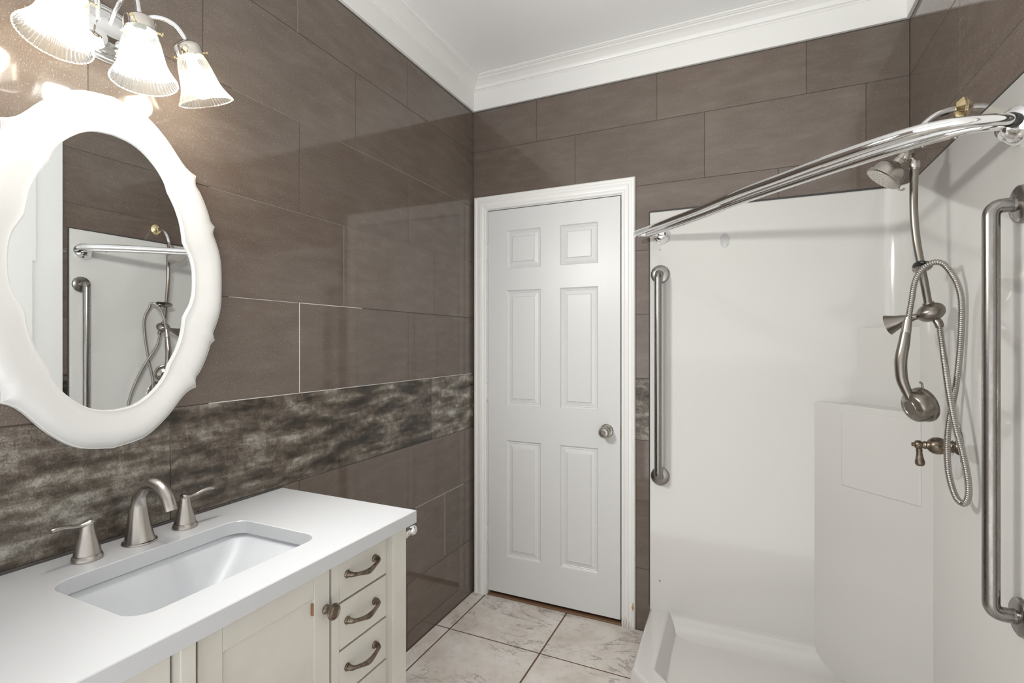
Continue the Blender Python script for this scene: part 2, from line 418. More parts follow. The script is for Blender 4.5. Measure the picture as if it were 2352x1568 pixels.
# door casing with stepped profile, jambs
cp = [(0,0),(0,.009),(.004,.013),(.012,.013),(.016,.016),(.024,.019),(.036,.019),(.040,.015),(.052,.014),(.056,.017),(.062,.018),(.068,.016),(.072,.010),(.072,0)]   # (in from the opening edge outward, proud of wall)
bm = new(); ix0, ix1, iz = .084, .8125, 2.0625
loops(bm, [[(ix0-u, -p, 0) for u, p in cp], [(ix0-u, -p, iz+u) for u, p in cp], [(ix1+u*.9, -p, iz+u) for u, p in cp], [(ix1+u*.9, -p, 0) for u, p in cp]], True, True, True)
for x0, x1 in ((DX0, .0885), (.8095, DX1)): box(bm, x0, x1, .0005, .12, 0, 2.0585)
box(bm, DX0, DX1, .0005, .12, 2.0585, DZ1)
struct('trim_2', bm, M['casing'], smooth=25)
bm = new(); box(bm, .0885, .8095, -.004, .118, -.0015, .007); struct('trim_3', bm, M['thresh'], bev=.002)
bm = new(); box(bm, -.05, .95, .122, .13, 0, 2.2); struct('gap_backing', bm, M['dark'])  # unseen near-black sheet added behind the door to darken its gaps

# ------------------------------------------------------------------ six-panel door
def make_door():
    bm = new(); yf = -.001; xs = [.0920, .200, .395, .501, .696, .8050]; zs = [.026, .222, .836, 1.021, 1.627, 1.741, 1.942, 2.0535]
    lp = [(0,0),(.004,.0075),(.009,.0105),(.013,.0080),(.016,.0100),(.034,.0062),(.0375,.0012)]
    for i in range(5):
        for j in range(7):
            x0,x1,z0,z1 = xs[i],xs[i+1],zs[j],zs[j+1]
            if i in (1,3) and j in (1,3,5):
                loops(bm, [[(x0+a,yf+d,z0+a),(x1-a,yf+d,z0+a),(x1-a,yf+d,z1-a),(x0+a,yf+d,z1-a)] for a, d in lp], True, False, True)
            else:
                bm.faces.new([bm.verts.new(p) for p in ((x0,yf,z0),(x1,yf,z0),(x1,yf,z1),(x0,yf,z1))])
    X0,X1,Z0,Z1 = xs[0],xs[-1],zs[0],zs[-1]; yb = yf+.035
    R = [[(X0,y,Z0),(X1,y,Z0),(X1,y,Z1),(X0,y,Z1)] for y in (yf, yb)]
    loops(bm, R, True, False, True)
    bmesh.ops.remove_doubles(bm, verts=bm.verts, dist=1e-5)
    d = struct('door_1', bm, M['door'])
    for z in (1.835, 1.086, .331):
        b = new(); 
        for q in range(3): tube(b, [(.0872,-.006,z-.040+q*.027),(.0872,-.006,z-.040+q*.027+.0262)], .0055, 14)
        box(b, .0868, .0905, -.0035, -.0012, z-.04, z+.04); tube(b, [(.0872,-.006,z-.044),(.0872,-.006,z+.045)], .0035, 10)
        obj('hinge', b, M['paint'], d, smooth=40)
    b = new(); o = (.739, -.001, .925)
    lathe(b, [(0,0),(.033,0),(.033,.004),(.029,.008),(.014,.010),(.0115,.016),(.0115,.030),(.020,.036),(.0265,.043),(.0275,.052),(.0255,.060),(.020,.065),(.0115,.066),(.0105,.063),(.008,.063),(.007,.067),(0,.067)], o, (0,-1,0), 36)
    h = obj('door_knob', b, M['nickel'], d, smooth=35); h['label'] = 'round satin nickel knob with push-button lock'
    b = new(); box(b, .8065, .8095, -.0015, .02, .890, .955); s = obj('strike_plate', b, M['bronze'], d)
make_door()

# ------------------------------------------------------------------ neo-angle shower stall
FY, FX = -.012, W-.012                                       # faces of the two wall panels
stall = thing('shower_stall', 'cream moulded corner shower stall with low curb and built-in corner shelf', 'shower', (1.5, -.4, 0))
ST, YS = 1.957, -.975
def corner_path(inset, n=10, r=.09):
    x0, y0 = .946, FY-inset; x1, y1 = FX-inset, YS
    out = [(x0, y0)]
    cx, cy = x1-r, y0-r
    for k in range(n+1):
        a = PI/2 - PI/2*k/n; out.append((cx+r*math.cos(a), cy+r*math.sin(a)))
    out.append((x1, y1)); return out
bm = new()
wall_line = [(.946,0.0)] + [(W,0.0)]*11 + [(W,YS)]
face = corner_path(0)
soft = corner_path(-.006)
rings = [[(x,y,.03) for x,y in face], [(x,y,ST-.006) for x,y in face], [(x,y,ST) for x,y in soft], [(x-.0005 if i>0 else x, y-.0005, ST) for i,(x,y) in enumerate(wall_line)]]
R = loops(bm, rings, False)
# end returns of the flange
for i, nm in ((0, 0), (-1, 1)):
    p = face[i]; q = wall_line[i]
    vs_ = [bm.verts.new(c) for c in ((p[0],p[1],.03),(q[0],q[1],.03),(q[0],q[1],ST),(p[0],p[1],ST-.006))]; bm.faces.new(vs_)
obj('wall_panel', bm, M['gel'], stall, smooth=50)
# caulk bead where the flange meets the tile
b = new(); tube(b, [(.9435,-.004,.13),(.9435,-.004,ST+.003)], .0042, 8); tube(b, [(.9435,-.004,ST+.003),(W-.004,-.004,ST+.003),(W-.004,YS-.003,ST+.003),(W-.004,YS-.003,.13)], .0042, 8)
cb = obj('caulk_bead', b, M['caulk'], stall, smooth=60); cb['label'] = 'dark caulk line along the panel edge'
# corner column with two ledges
b = new(); z1, z2 = 1.112, 1.410
def col(pa, pb, z0, zt, bulge=.0):
    poly = [(pa, FY+.006), (FX+.006, FY+.006), (FX+.006, FY-pb), (FX, FY-pb), (pa, FY)]
    prism(b, poly, z0, zt)
col(1.606, .308, .04, z1); col(1.752, .163, z1-.02, z2)
cs = obj('corner_shelf', b, M['gel'], stall, bev=.012, bseg=4)
# framed soap panel raised on the front of the lower column
b = new(); A = V(1.606, FY, 0); B = V(FX, FY-.308, 0); t = (B-A).normalized(); nrm = V(-t.y, t.x, 0); nrm = nrm if nrm.y < 0 else -nrm
p0, p1 = A + t*.118, A + t*.40
q = []
for s_, z in ((0,.80),(1,.80),(1,1.09),(0,1.09)):
    pp = p0 if s_ == 0 else p1
    q.append((pp, z))
Rr = [[tuple(pp - nrm*.004 + V(0,0,z)) for pp, z in q], [tuple(pp + nrm*.0045 + V(0,0,z)) for pp, z in q]]
loops(b, Rr, True, False, True)
obj('soap_panel', b, M['gel'], stall, bev=.0035, bseg=3)
# pan: floor and curb
ox, oy = .938, -.472                                          # outer line
outer = [(ox+.006, 0.0), (ox+.012, -.24), (ox+.012, oy), (W-.472-.02, -(W-ox)+.02), (W, -(W-ox)+.02)]
outer = [(.944,-.001), (.950,-.25), (.957,-.49), (1.436,-.969), (W-.001,-.982)]
inner = [(1.030,-.001), (1.034,-.25), (1.040,-.465), (1.462,-.887), (W-.001,-.896)]
foot  = [(1.062,-.001), (1.066,-.25), (1.075,-.405), (1.52,-.850), (W-.001,-.860)]
b = new()
r0 = [(x-.012, y-.004, 0.0005) for x,y in outer]; r1 = [(x, y, .108) for x,y in outer]; r2 = [(x+.008, y+.004, .122) for x,y in outer]
r3 = [(x-.006, y-.002, .124) for x,y in inner]; r4 = [(x+.003,y+.002,.118) for x,y in inner]; r5 = [(x,y,.050) for x,y in foot]
loops(b, [r0,r1,r2,r3,r4,r5], False)
mid = [(1.12,-.06), (1.12,-.25), (1.13,-.39), (1.55,-.78), (W-.06,-.80)]
r6 = [(x,y,.043) for x,y in mid]; r7 = [(W-.06,-.06,.040)]*5
loops(b, [r5, r6, r7], False)
# cove between the pan floor and the two walls
cv = []
for q in range(11):
    a = PI/2*q/10; d_ = .085*(1-math.cos(a)) ; z_ = .041 + .085*(1-math.sin(a))
    cv.append([(1.02+.6*d_, FY-d_+.0005, z_), (FX-d_+.0005, FY-d_+.0005, z_), (FX-d_+.0005, -.93+.6*d_, z_)])
loops(b, cv, False)
bmesh.ops.remove_doubles(b, verts=b.verts, dist=1e-5)
obj('shower_pan', b, M['gel'], stall, smooth=40, bev=.006, bseg=3)
for z in (1.779, .254):
    b = new(); lathe(b, [(0,0),(.0028,0),(.0028,.001),(0,.0014)], (.990, FY, z), (0,-1,0), 12); obj('screw', b, M['black'], stall)
b = new(); lathe(b, [(.0,0),(.031,0),(.0325,.0015),(.031,.0032),(0,.0036)], (1.267, FY, 1.800), (0,-1,0), 36)
for v in b.verts: v.co.x = 1.267 + (v.co.x-1.267)*.62
o = obj('adhesive_hook_pad', b, M['clear'], None, smooth=40, origin=V(1.267,FY,1.80)); tag(o, 'clear round adhesive plastic pad stuck on the shower wall beside the rod end', 'adhesive pad')

# ------------------------------------------------------------------ double curved curtain rod
RZ = 1.842
rod = thing('shower_curtain_rod', 'polished chrome double curved shower curtain rod crossing the shower corner', 'curtain rod', (1.4, -.5, RZ))
def flange(name, o, d, parent, m, r=.045):
    b = new(); lathe(b, [(0,0),(r,0),(r,.004),(r*.97,.010),(r*.86,.020),(r*.72,.026),(r*.66,.034),(r*.5,.038),(r*.42,.040),(0,.040)], o, d, 40); return obj(name, b, m, parent, smooth=35)
flange('wall_flange', (.998, FY, RZ), (0,-1,0), rod, M['chrome'], .037); flange('wall_flange', (FX, -.915, RZ), (-1,0,0), rod, M['chrome'])
out_ = [(.985,-.052,RZ),(.945,-.066,RZ),(.905,-.082,RZ),(.903,-.118,RZ),(.955,-.176,RZ),(1.186,-.424,RZ),(1.336,-.610,RZ),(1.454,-.733,RZ),(1.532,-.815,RZ),(1.635,-.910,RZ),(1.710,-.965,RZ),(1.770,-.985,RZ),(1.825,-.980,RZ),(1.872,-.964,RZ),(1.898,-.940,RZ),(1.908,-.922,RZ)]
inn_ = [(.985,-.052,RZ-.001),(.955,-.058,RZ-.001),(.948,-.076,RZ-.001),(.985,-.114,RZ-.001),(1.176,-.311,RZ-.001),(1.334,-.497,RZ-.001),(1.45,-.620,RZ-.001),(1.598,-.769,RZ-.001),(1.70,-.862,RZ-.001),(1.785,-.922,RZ-.001),(1.84,-.938,RZ-.001),(1.905,-.918,RZ-.001)]
b = new(); so = spline(out_, 8); tube(b, so, .0125, 20); obj('outer_tube', b, M['chrome'], rod, smooth=50)
b = new(); si = spline(inn_, 8); tube(b, si, .0115, 20); obj('inner_tube', b, M['chrome'], rod, smooth=50)
def sleeve(path, x0, x1, r):
    pts = [p for p in path if x0 <= p.x <= x1 and p.y < -.15]
    b = new(); tube(b, pts, r, 20); return b
obj('telescoping_sleeve', sleeve(so, 1.54, 1.74, .0138), M['chrome'], rod, smooth=50)
obj('telescoping_sleeve', sleeve(si, 1.61, 1.79, .0128), M['chrome'], rod, smooth=50)
for x, y in ((1.795,-.925),(1.742,-.893)):
    b = new(); lathe(b, [(0,0),(.0042,0),(.0042,.003),(.003,.0045),(0,.0048)], (x, y, RZ-.0115), (0,0,-1), 16); obj('set_screw', b, M['nickel'], rod, smooth=40)
b = new(); tube(b, spline([(1.880,-.959,RZ),(1.894,-.9455,RZ),(1.906,-.926,RZ)],4), .0155, 18); ks = obj('reflection_sleeve', b, M['black'], rod, smooth=50); ks['label'] = 'dark reflection at the rod end, shaped as a black collar'  # dark reflection in the chrome, built as a black sleeve

# ------------------------------------------------------------------ grab bars
def grab_bar(label, fo, axis, z0, z1, r, mt, stand, fr):
    o = thing('grab_bar', label, 'grab bar', (fo[0], fo[1], z0)); d = Vector(axis)
    for z in (z0, z1):
        b = new(); c = V(fo[0], fo[1], z); lathe(b, [(0,0),(fr,0),(fr,.006),(fr*.97,.010),(fr*.86,.013),(r*1.05,.015),(r*1.02,.019),(0,.019)], c, d, 40); obj('wall_flange', b, mt, o, smooth=35)
    b = new(); A = V(fo[0], fo[1], z0); T = V(fo[0], fo[1], z1)
    tube(b, bend([A + d*.004, A + d*stand, T + d*stand, T + d*.004], .055, 12), r, 26); obj('bar', b, mt, o, smooth=50)
grab_bar('slim vertical steel grab bar on the shower wall beside the door', (.992, FY), (0,-1,0), .738, 1.666, .0165, M['worn2'], .062, .042)
grab_bar('thick worn steel grab bar nearest the camera at right edge', (FX, -.925), (-1,0,0), .742, 1.662, .0160, M['worn'], .055, .042)

# ------------------------------------------------------------------ shower arm, slide bar and fixed head
SY = -.535
sh = thing('shower_fixture', 'brushed nickel shower arm with fixed rain head and bowed slide bar', 'shower fixture', (W-.002, SY, 1.40))
b = new(); lathe(b, [(0,0),(.032,0),(.032,.003),(.028,.007),(.020,.016),(.014,.020),(0,.020)], (W-.0005, SY, 2.034), (-1,0,0), 36); o = obj('wall_flange', b, M['brass'], sh, smooth=40); o['label'] = 'polished brass bell flange'
b = new(); tube(b, spline([(W-.01,SY,2.034),(1.894,SY,2.032),(1.866,SY,2.024),(1.838,SY,2.003),(1.815,SY,1.972),(1.800,SY,1.940)], 8), .0105, 20); obj('arm', b, M['chrome'], sh, smooth=50)
b = new(); tube(b, [(1.801,SY,1.944),(1.797,SY,1.930),(1.792,SY,1.912),(1.789,SY,1.904)], [.013,.015,.015,.012], 20); tube(b, [(1.792,SY,1.918),(1.803,SY,1.905)], .010, 16)
lathe(b, [(0,0),(.0125,0),(.0125,.022),(0,.022)], (1.793,SY,1.928), (.45,0,-.9), 20); obj('diverter', b, M['nickel_dark'], sh, smooth=40)
hd = V(-.63, 0, -.78).normalized(); hb = V(1.787, SY, 1.920)
b = new(); lathe(b, [(0,0),(.013,.0),(.013,.016),(.015,.018),(.015,.030),(.012,.032),(.021,.036),(.036,.043),(.0445,.053),(.0475,.064),(.0485,.076),(.0525,.078),(.0530,.084),(.0500,.0865),(0,.0865)], hb, hd, 44)
hdo = obj('shower_head', b, M['nickel'], sh, smooth=35)
b = new(); fc = hb + hd*.0865; lathe(b, [(0,0),(.046,0),(.046,.0012),(0,.0018)], fc, hd, 40)
u = hd.orthogonal().normalized(); w = hd.cross(u)
for rr, n in ((.041,26),(.034,20),(.026,14),(.0185,8),(.010,5)):
    for q in range(n):
        a = 2*PI*q/n + rr*90; c = fc + hd*.0014 + rr*(math.cos(a)*u + math.sin(a)*w)
        lathe(b, [(.0022,0),(.0016,.0018),(0,.0022)], c, hd, 8)
M['nozzle'] = mat('nozzle_face', (.50,.47,.43), .3, .3)
obj('spray_face', b, M['nozzle'], hdo, smooth=40)
b = new(); e = fc - hd*.004 + V(.62,0,-.6).normalized()*.050
tube(b, spline([e, e+V(.006,0,-.006), e+V(.013,0,-.006), e+V(.017,0,-.002)], 4), .0028, 10); obj('spray_lever', b, M['nickel'], hdo, smooth=50)
bar = spline([(1.812,SY,1.893),(1.812,SY,1.86),(1.8105,SY,1.80),(1.8115,SY,1.73),(1.817,SY,1.66),(1.826,SY,1.595),(1.836,SY,1.53),(1.848,SY,1.45)], 8)
b = new(); tube(b, bar, .0105, 22); obj('slide_bar', b, M['nickel_dark'], sh, smooth=50)
b = new(); lathe(b, [(0,0),(.0125,0),(.0135,.003),(.0135,.020),(.0120,.023),(0,.023)], (1.8125,SY,1.898), (0,0,-1), 24); lathe(b, [(.0125,.0245),(.0118,.0265)], (1.8125,SY,1.898), (0,0,-1), 24)
tube(b, [(1.8125,SY,1.898),(1.802,SY,1.912)], .006, 12); obj('bar_cap', b, M['nickel'], sh, smooth=40)
ball = V(1.850, SY-.005, 1.443)
b = new(); ellipsoid(b, ball, (1,0,0), (0,1,0), (.25,0,1), .034, .036, .0300); tube(b, [ball+V(-.007,0,.029), ball+V(-.005,0,.022)], .0145, 20)
bo = obj('ball_bracket', b, M['nickel_dark'], sh, smooth=50)
b = new(); tube(b, [ball+V(.011,-.005,-.022), ball+V(.0155,-.009,-.032), ball+V(.0185,-.012,-.045)], [.0105,.0115,.0105], 18); obj('hose_fitting', b, M['nickel_dark'], bo, smooth=50)
ce = V(1.757, -.488, 1.408); ax = (ce-ball); L = ax.length
b = new(); lathe(b, [(0,.01),(.0095,.012),(.0095,L*.38),(.0125,L*.50),(.0165,L*.62),(.0215,L*.78),(.0290,L*.94),(.0320,L),(.0300,L*1.005),(.018,L*.93),(0,L*.9)], ball, ax + V(0,0,-.0), 30)
obj('holder_cone', b, M['nickel_dark'], bo, smooth=50)
bk = V(1.828, SY-.012, 1.577)
b = new(); ellipsoid(b, bk, (1,0,.3), (0,1,0), (-.3,0,1), .024, .048, .0165)
ko = obj('hose_bracket', b, M['nickel_dark'], sh, smooth=50)
b = new(); tube(b, spline([bk+V(-.006,-.046,.007), bk+V(-.014,-.040,.0085), bk+V(-.0205,-.024,.006), bk+V(-.021,-.010,.002)],5), .0060, 14); obj('bracket_slot', b, M['black'], ko, smooth=50)

# hand shower hanging by its hose
hose = [(1.8685,-.547,1.402),(1.872,-.56,1.336),(1.868,-.60,1.275),(1.864,-.645,1.205),(1.867,-.68,1.126),(1.876,-.70,1.06),(1.883,-.712,.995),(1.8845,-.71,.949),(1.878,-.70,.926),(1.870,-.67,.936),(1.867,-.63,.985),(1.874,-.590,1.05),(1.880,-.580,1.112),(1.887,-.585,1.175),(1.893,-.595,1.238),(1.897,-.605,1.312),(1.8985,-.615,1.397),(1.897,-.62,1.47),(1.889,-.615,1.519),(1.876,-.603,1.556),(1.860,-.605,1.577),(1.840,-.600,1.582),(1.818,-.590,1.567),(1.804,-.574,1.532),(1.799,-.562,1.480),(1.794,-.558,1.440),(1.790,-.555,1.405)]
hs = thing('hand_shower', 'brushed nickel hand shower hanging upside down on its looped metal hose', 'hand shower', (1.79, -.555, 1.12))
def ribbed_tube(b, pts, r, pitch, seg=12):
    P = spline(pts, 24); L = [0]
    for a, c in zip(P, P[1:]): L.append(L[-1] + (c-a).length)
    n = int(L[-1]/(pitch/4)); Q = []; j = 0
    for i in range(n+1):
        s = L[-1]*i/n
        while j < len(L)-2 and L[j+1] < s: j += 1
        t = (s-L[j])/max(L[j+1]-L[j],1e-9); Q.append(P[j].lerp(P[j+1], t))
    tube(b, Q, [r*(1.0, .955, .80, .955)[i % 4] for i in range(len(Q))], seg)
b = new(); ribbed_tube(b, hose, .0084, .0056); obj('hose', b, M['hose'], hs, smooth=70)
b = new(); tube(b, [(1.7925,-.556,1.428),(1.7905,-.555,1.412),(1.788,-.555,1.392),(1.787,-.555,1.382)], [.0098,.0112,.0125,.0125], 20); obj('hose_nut', b, M['nickel'], hs, smooth=50)
hc = V(1.811, -.553, 1.163); fd = V(.85, .40, .26).normalized()
hp = spline([(1.7865,-.555,1.384),(1.782,-.555,1.350),(1.7745,-.555,1.300),(1.7765,-.555,1.250),(1.786,-.555,1.215),(1.797,-.555,1.188)], 8); n = len(hp)
b = new(); tube(b, hp, [.0125 + .0035*math.sin(PI*min(1, i/(n-1)*1.15)) for i in range(n)], 22); ho = obj('handle', b, M['nickel_dark'], hs, smooth=50)
b = new(); c0 = hc - fd*.020
lathe(b, [(0,.002),(.020,.002),(.0215,.0005),(.0235,.003),(.038,.006),(.0445,.012),(.0470,.024),(.0480,.036),(.0515,.038),(.0525,.046),(.050,.050),(0,.051)], c0, fd, 44)
obj('spray_head', b, M['nickel_dark'], hs, smooth=40)
b = new(); e = c0 + fd*.042 + V(0,.10,1).normalized()*.047
tube(b, spline([e, e+V(0,.0,.008), e+V(-.002,.0,.016), e+V(-.007,0,.020)], 4), [.0030]*13, 10); obj('spray_lever', b, M['nickel_dark'], hs, smooth=50)

# mixing valve
vv = V(FX, -.512, 1.040)
va = thing('shower_valve', 'single-lever shower valve with round chrome plate and bronze lever', 'valve', tuple(vv))
b = new(); lathe(b, [(0,0),(.088,0),(.088,.003),(.083,.007),(.060,.010),(.030,.012),(.024,.018),(0,.018)], vv, (-1,0,0), 48); obj('escutcheon', b, M['chrome'], va, smooth=40)
b = new(); lathe(b, [(0,.012),(.0185,.012),(.0195,.016),(.0165,.020),(.0165,.026),(.0215,.029),(.0245,.036),(.0255,.046),(.0235,.056),(.0175,.064),(.0115,.068),(.0105,.072),(.0125,.074),(.0105,.077),(.0095,.081),(.0125,.084),(.0135,.091),(.0115,.097),(.006,.100),(.0055,.103),(.006,.106),(0,.107)], vv+V(0,-.012,.006), (-1,0,0), 36)
hv = obj('handle', b, M['bronze'], va, smooth=45); hv['label'] = 'aged bronze bell-shaped handle'
b = new(); lathe(b, [(0,.006),(.0085,.008),(.0075,.014),(.0085,.017),(.0075,.021),(.0080,.028),(.0105,.042),(.0125,.052),(.0120,.058),(.0085,.063),(0,.0645)], vv+V(-.0885,-.012,.006), (.05,0,-1), 28); obj('lever', b, M['bronze'], hv, smooth=45)

# ------------------------------------------------------------------ vanity
VY0, VY1, CT = -2.29, -1.257, .888
ca = thing('vanity_cabinet', 'antique white vanity cabinet with drawers and a framed door', 'cabinet', (.25, -1.77, 0))
XF, XP = .492, .512
b = new(); 
for q in ((.004,.012,VY0+.031,-1.302,.06,.853), (.012,XF-.019,VY0+.031,-1.302,.06,.075), (XF-.030,XF-.0195,VY0+.031,-1.302,.075,.60), (XF-.030,XF-.0195,-1.545,-1.302,.60,.853), (XF-.030,XF-.0195,VY0+.031,-1.86,.60,.853), (XF-.021,XF-.0195,-1.86,-1.545,.60,.853)): box(b, *q)
obj('carcass', b, M['dark'], ca)  # cabinet inside coloured near-black as the shade in the drawer gaps
for y0 in (-1.302, VY0+.02):
    b = new(); box(b, .02, XP-.01, y0, y0+.011, .06, .849); obj('side_panel', b, M['cab'], ca, bev=.001)
def post(y0, y1):
    b = new(); box(b, XF-.02, XP, y0, y1, .0, .8535); obj('corner_post', b, M['cab'], ca, bev=.0015)
post(-1.346, -1.289); post(-1.899, -1.8725); post(VY0+.018, VY0+.075)
b = new(); box(b, XF-.018, XF, -1.543, -1.5195, .06, .8535); box(b, XF-.018, XF, -1.3475, -1.3462, .06, .8535); box(b, XF-.018, XF, -1.8725, -1.8605, .06, .8535); box(b, XF-.018, XF-.001, -1.86, -1.52, .06, .09)
obj('face_frame', b, M['cab'], ca, bev=.0008)
# framed door
b = new(); dy0, dy1, dz0, dz1 = -1.8565, -1.5495, .095, .8505
for y0, y1 in ((dy0, -1.8105), (-1.595, dy1)): box(b, XF-.019, XF, y0, y1, dz0, dz1)
box(b, XF-.019, XF-.0004, -1.8101, -1.5954, .790, dz1); box(b, XF-.019, XF-.0004, -1.8101, -1.5954, dz0, .155)
dr = obj('door', b, M['cab'], ca, bev=.0012)
b = new(); box(b, XF-.016, XF-.0075, -1.812, -1.593, .15, .792); obj('panel', b, M['cab'], dr)
b = new(); box(b, XF-.0073, XF-.0005, -1.5985, -1.5952, .752, .778); o = obj('paint_chip', b, M['bare_wood'], dr, bev=.001); o['label'] = 'brown bare wood where paint chipped off'
b = new(); kc = V(XF, -1.5615, .7505)
lathe(b, [(0,0),(.0105,0),(.0105,.003),(.008,.0055),(.0065,.009),(.0065,.018),(.010,.021),(.0175,.0225),(.0185,.025),(.0175,.0275),(.0145,.0285),(.0135,.0275),(.0115,.0295),(.0105,.0285),(.008,.030),(.004,.0305),(0,.0305)], kc, (1,0,0), 36)
o = obj('knob', b, M['bronze'], dr, smooth=35); o['label'] = 'round ringed aged bronze knob'
def pull(b, y, z):
    for s in (-1, 1):
        lathe(b, [(0,0),(.0095,0),(.0095,.002),(.008,.004),(.0055,.0055),(.005,.010),(0,.010)], (XF, y+s*.049, z), (1,0,0), 20)
    pts = spline([(XF+.006,y-.050,z+.001),(XF+.016,y-.046,z),(XF+.021,y-.034,z-.002),(XF+.024,y-.015,z-.006),(XF+.025,y,z-.008),(XF+.024,y+.015,z-.006),(XF+.021,y+.034,z-.002),(XF+.016,y+.046,z),(XF+.006,y+.050,z+.001)], 5)
    n = len(pts); rs = []
    for i in range(n):
        t = abs(i/(n-1)*2-1); rs.append(.0046 + .0022*max(0,1-t*2.4) + .0030*max(0,(t-.62)/.38))
    tube(b, pts, rs, 14)
dz = [.0995, .2025, .306, .4105, .5195, .6305, .7425, .8505]
for i in range(len(dz)-1):
    b = new(); box(b, XF-.019, XF, -1.5185, -1.3485, dz[i]+.0027, dz[i+1]-.0027)
    d = obj('drawer', b, M['cab'], ca, bev=.0012)
    b = new(); pull(b, -1.4445, (dz[i]+dz[i+1])/2+.006); o = obj('handle', b, M['bronze'], d, smooth=45); o['label'] = 'aged bronze arched pull'
b = new(); box(b, XF-.019, XF, VY0+.078, -1.903, .0995, .8505); obj('drawer', b, M['cab'], ca, bev=.0012)

# countertop with an undermount cut-out
SX0, SX1, SY0, SY1 = .140, .424, -1.921, -1.512
ct = new(); n = 8
hole = rrect(SX0, SX1, SY0, SY1, .042, n)
def ring_at(poly, z): return [(x,y,z) for x,y in poly]
def outer_ring(e, z):
    # outer rectangle sampled so every hole vertex has its partner
    X0,X1,Y0,Y1 = .0015+e*0, .523-e, VY0+e, VY1-e; out = []
    cx, cy = (SX0+SX1)/2, (SY0+SY1)/2
    corners = [(X1,Y1),(X0,Y1),(X0,Y0),(X1,Y0)]
    for q in range(4):
        c = corners[q]; p = corners[(q-1) % 4]; nx_ = corners[(q+1) % 4]
        for k in range(n+1):
            t = k/n
            if t < .5: f = (.5-t)*.5; out.append((c[0]+(p[0]-c[0])*f, c[1]+(p[1]-c[1])*f, z))
            elif t > .5: f = (t-.5)*.5; out.append((c[0]+(nx_[0]-c[0])*f, c[1]+(nx_[1]-c[1])*f, z))
            else: out.append((c[0], c[1], z))
    return out
hr = lambda e, z: ring_at(rrect(SX0-e, SX1+e, SY0-e, SY1+e, .042+e, n), z)
loops(ct, [hr(0,.8555), hr(0,CT-.0016), hr(.0016,CT), outer_ring(.0016,CT), outer_ring(0,CT-.0016), outer_ring(0,.854), hr(0,.8555)], True)
bmesh.ops.remove_doubles(ct, verts=ct.verts, dist=1e-6)
o = obj('countertop', ct, M['counter'], None, smooth=25, origin=V(.26,-1.77,.85)); tag(o, 'white solid-surface vanity countertop with rectangular sink cut-out', 'countertop')
b = new(); tube(b, [(.002,VY0,CT+.0005),(.002,VY1,CT+.0005)], .003, 8); o2 = obj('caulk_bead', b, M['caulk'], o, smooth=60)
# basin
b = new()
def bas(e, z, r): return ring_at(rrect(SX0-.008+e, SX1+.008-e, SY0-.008+e, SY1+.008-e, r, n), z)
def bas2(ex0, ex1, ey0, ey1, z, r): return ring_at(rrect(SX0+ex0, SX1-ex1, SY0+ey0, SY1-ey1, r, n), z)
loops(b, [bas2(-.022,-.022,-.022,-.022,.8490,.05), bas(0,.8490,.046), bas(.003,.842,.046), bas2(.012,.012,.020,.022,.815,.046), bas2(.030,.030,.075,.085,.748,.045), bas2(.048,.048,.115,.125,.733,.04), bas2(.10,.10,.16,.16,.729,.03)], True, False, True)
o = obj('sink_basin', b, M['porcelain'], None, smooth=60, origin=V(.28,-1.715,.73)); tag(o, 'white rectangular undermount porcelain sink basin set below the countertop', 'sink')
so_ = o.modifiers.new('thickness', 'SOLIDIFY'); so_.thickness = .008; so_.offset = 0.0
b = new(); lathe(b, [(0,.001),(.019,.001),(.021,.003),(.022,.0005)], (.28,-1.715,.7295), (0,0,1), 24); obj('drain', b, M['nickel'], o, smooth=40)

# faucet: spout and two lever handles
fs = thing('faucet_spout', 'brushed nickel arched faucet spout between the two lever taps', 'faucet', (.068,-1.715,CT))
path = spline([(.068,-1.715,CT+.002),(.0655,-1.715,.915),(.0635,-1.715,.950),(.0655,-1.715,.980),(.075,-1.715,1.005),(.095,-1.714,1.0235),(.121,-1.713,1.0285),(.146,-1.712,1.020),(.164,-1.711,1.003),(.174,-1.711,.985),(.178,-1.711,.974)], 6)
n_ = len(path); b = new(); rs = []
for i in range(n_):
    t = i/(n_-1)
    rs.append(.0315*(1-t/.36)**1.25*.56 + .0142 if t < .36 else .0142 - .0008*(t-.36))
tube(b, path, rs, 30, up=(0,1,0)); obj('spout', b, M['nickel'], fs, smooth=50)
b = new(); lathe(b, [(0,0),(.0355,0),(.0355,.002),(.034,.004),(0,.004)], (.068,-1.715,CT+.0003), (0,0,1), 36); obj('base_ring', b, M['nickel'], fs, smooth=40)
def faucet_handle(y, sgn, label):
    o = thing('lever_tap', label, 'tap', (.069, y, CT), 'lever taps beside the spout')
    b = new(); lathe(b, [(0,0),(.0285,0),(.0285,.002),(.0265,.009),(.0245,.0115),(0,.0115)], (.069,y,CT+.0003), (0,0,1), 36); obj('base_ring', b, M['nickel'], o, smooth=40)
    b = new(); lathe(b, [(0,.0122),(.0245,.0124),(.0225,.022),(.0185,.038),(.0145,.054),(.0120,.068),(.0118,.074),(.010,.079),(0,.081)], (.069,y,CT), (0,0,1), 36); s = obj('stem', b, M['nickel'], o, smooth=45)
    b = new(); pts = spline([(.069,y-sgn*.009,CT+.080),(.070,y+sgn*.004,CT+.0765),(.072,y+sgn*.022,CT+.077),(.074,y+sgn*.042,CT+.082),(.076,y+sgn*.058,CT+.084),(.077,y+sgn*.068,CT+.083)], 6); m_ = len(pts)
    tube(b, pts, [.006+.006*max(0,1-abs(i/(m_-1)-.12)*4.5)+.0022*(i/(m_-1)) for i in range(m_)], 18, up=(0,0,1), flat=.62); obj('lever', b, M['nickel'], o, smooth=50)
faucet_handle(-1.8195, -1, 'brushed nickel lever tap left of the spout, lever pointing left')
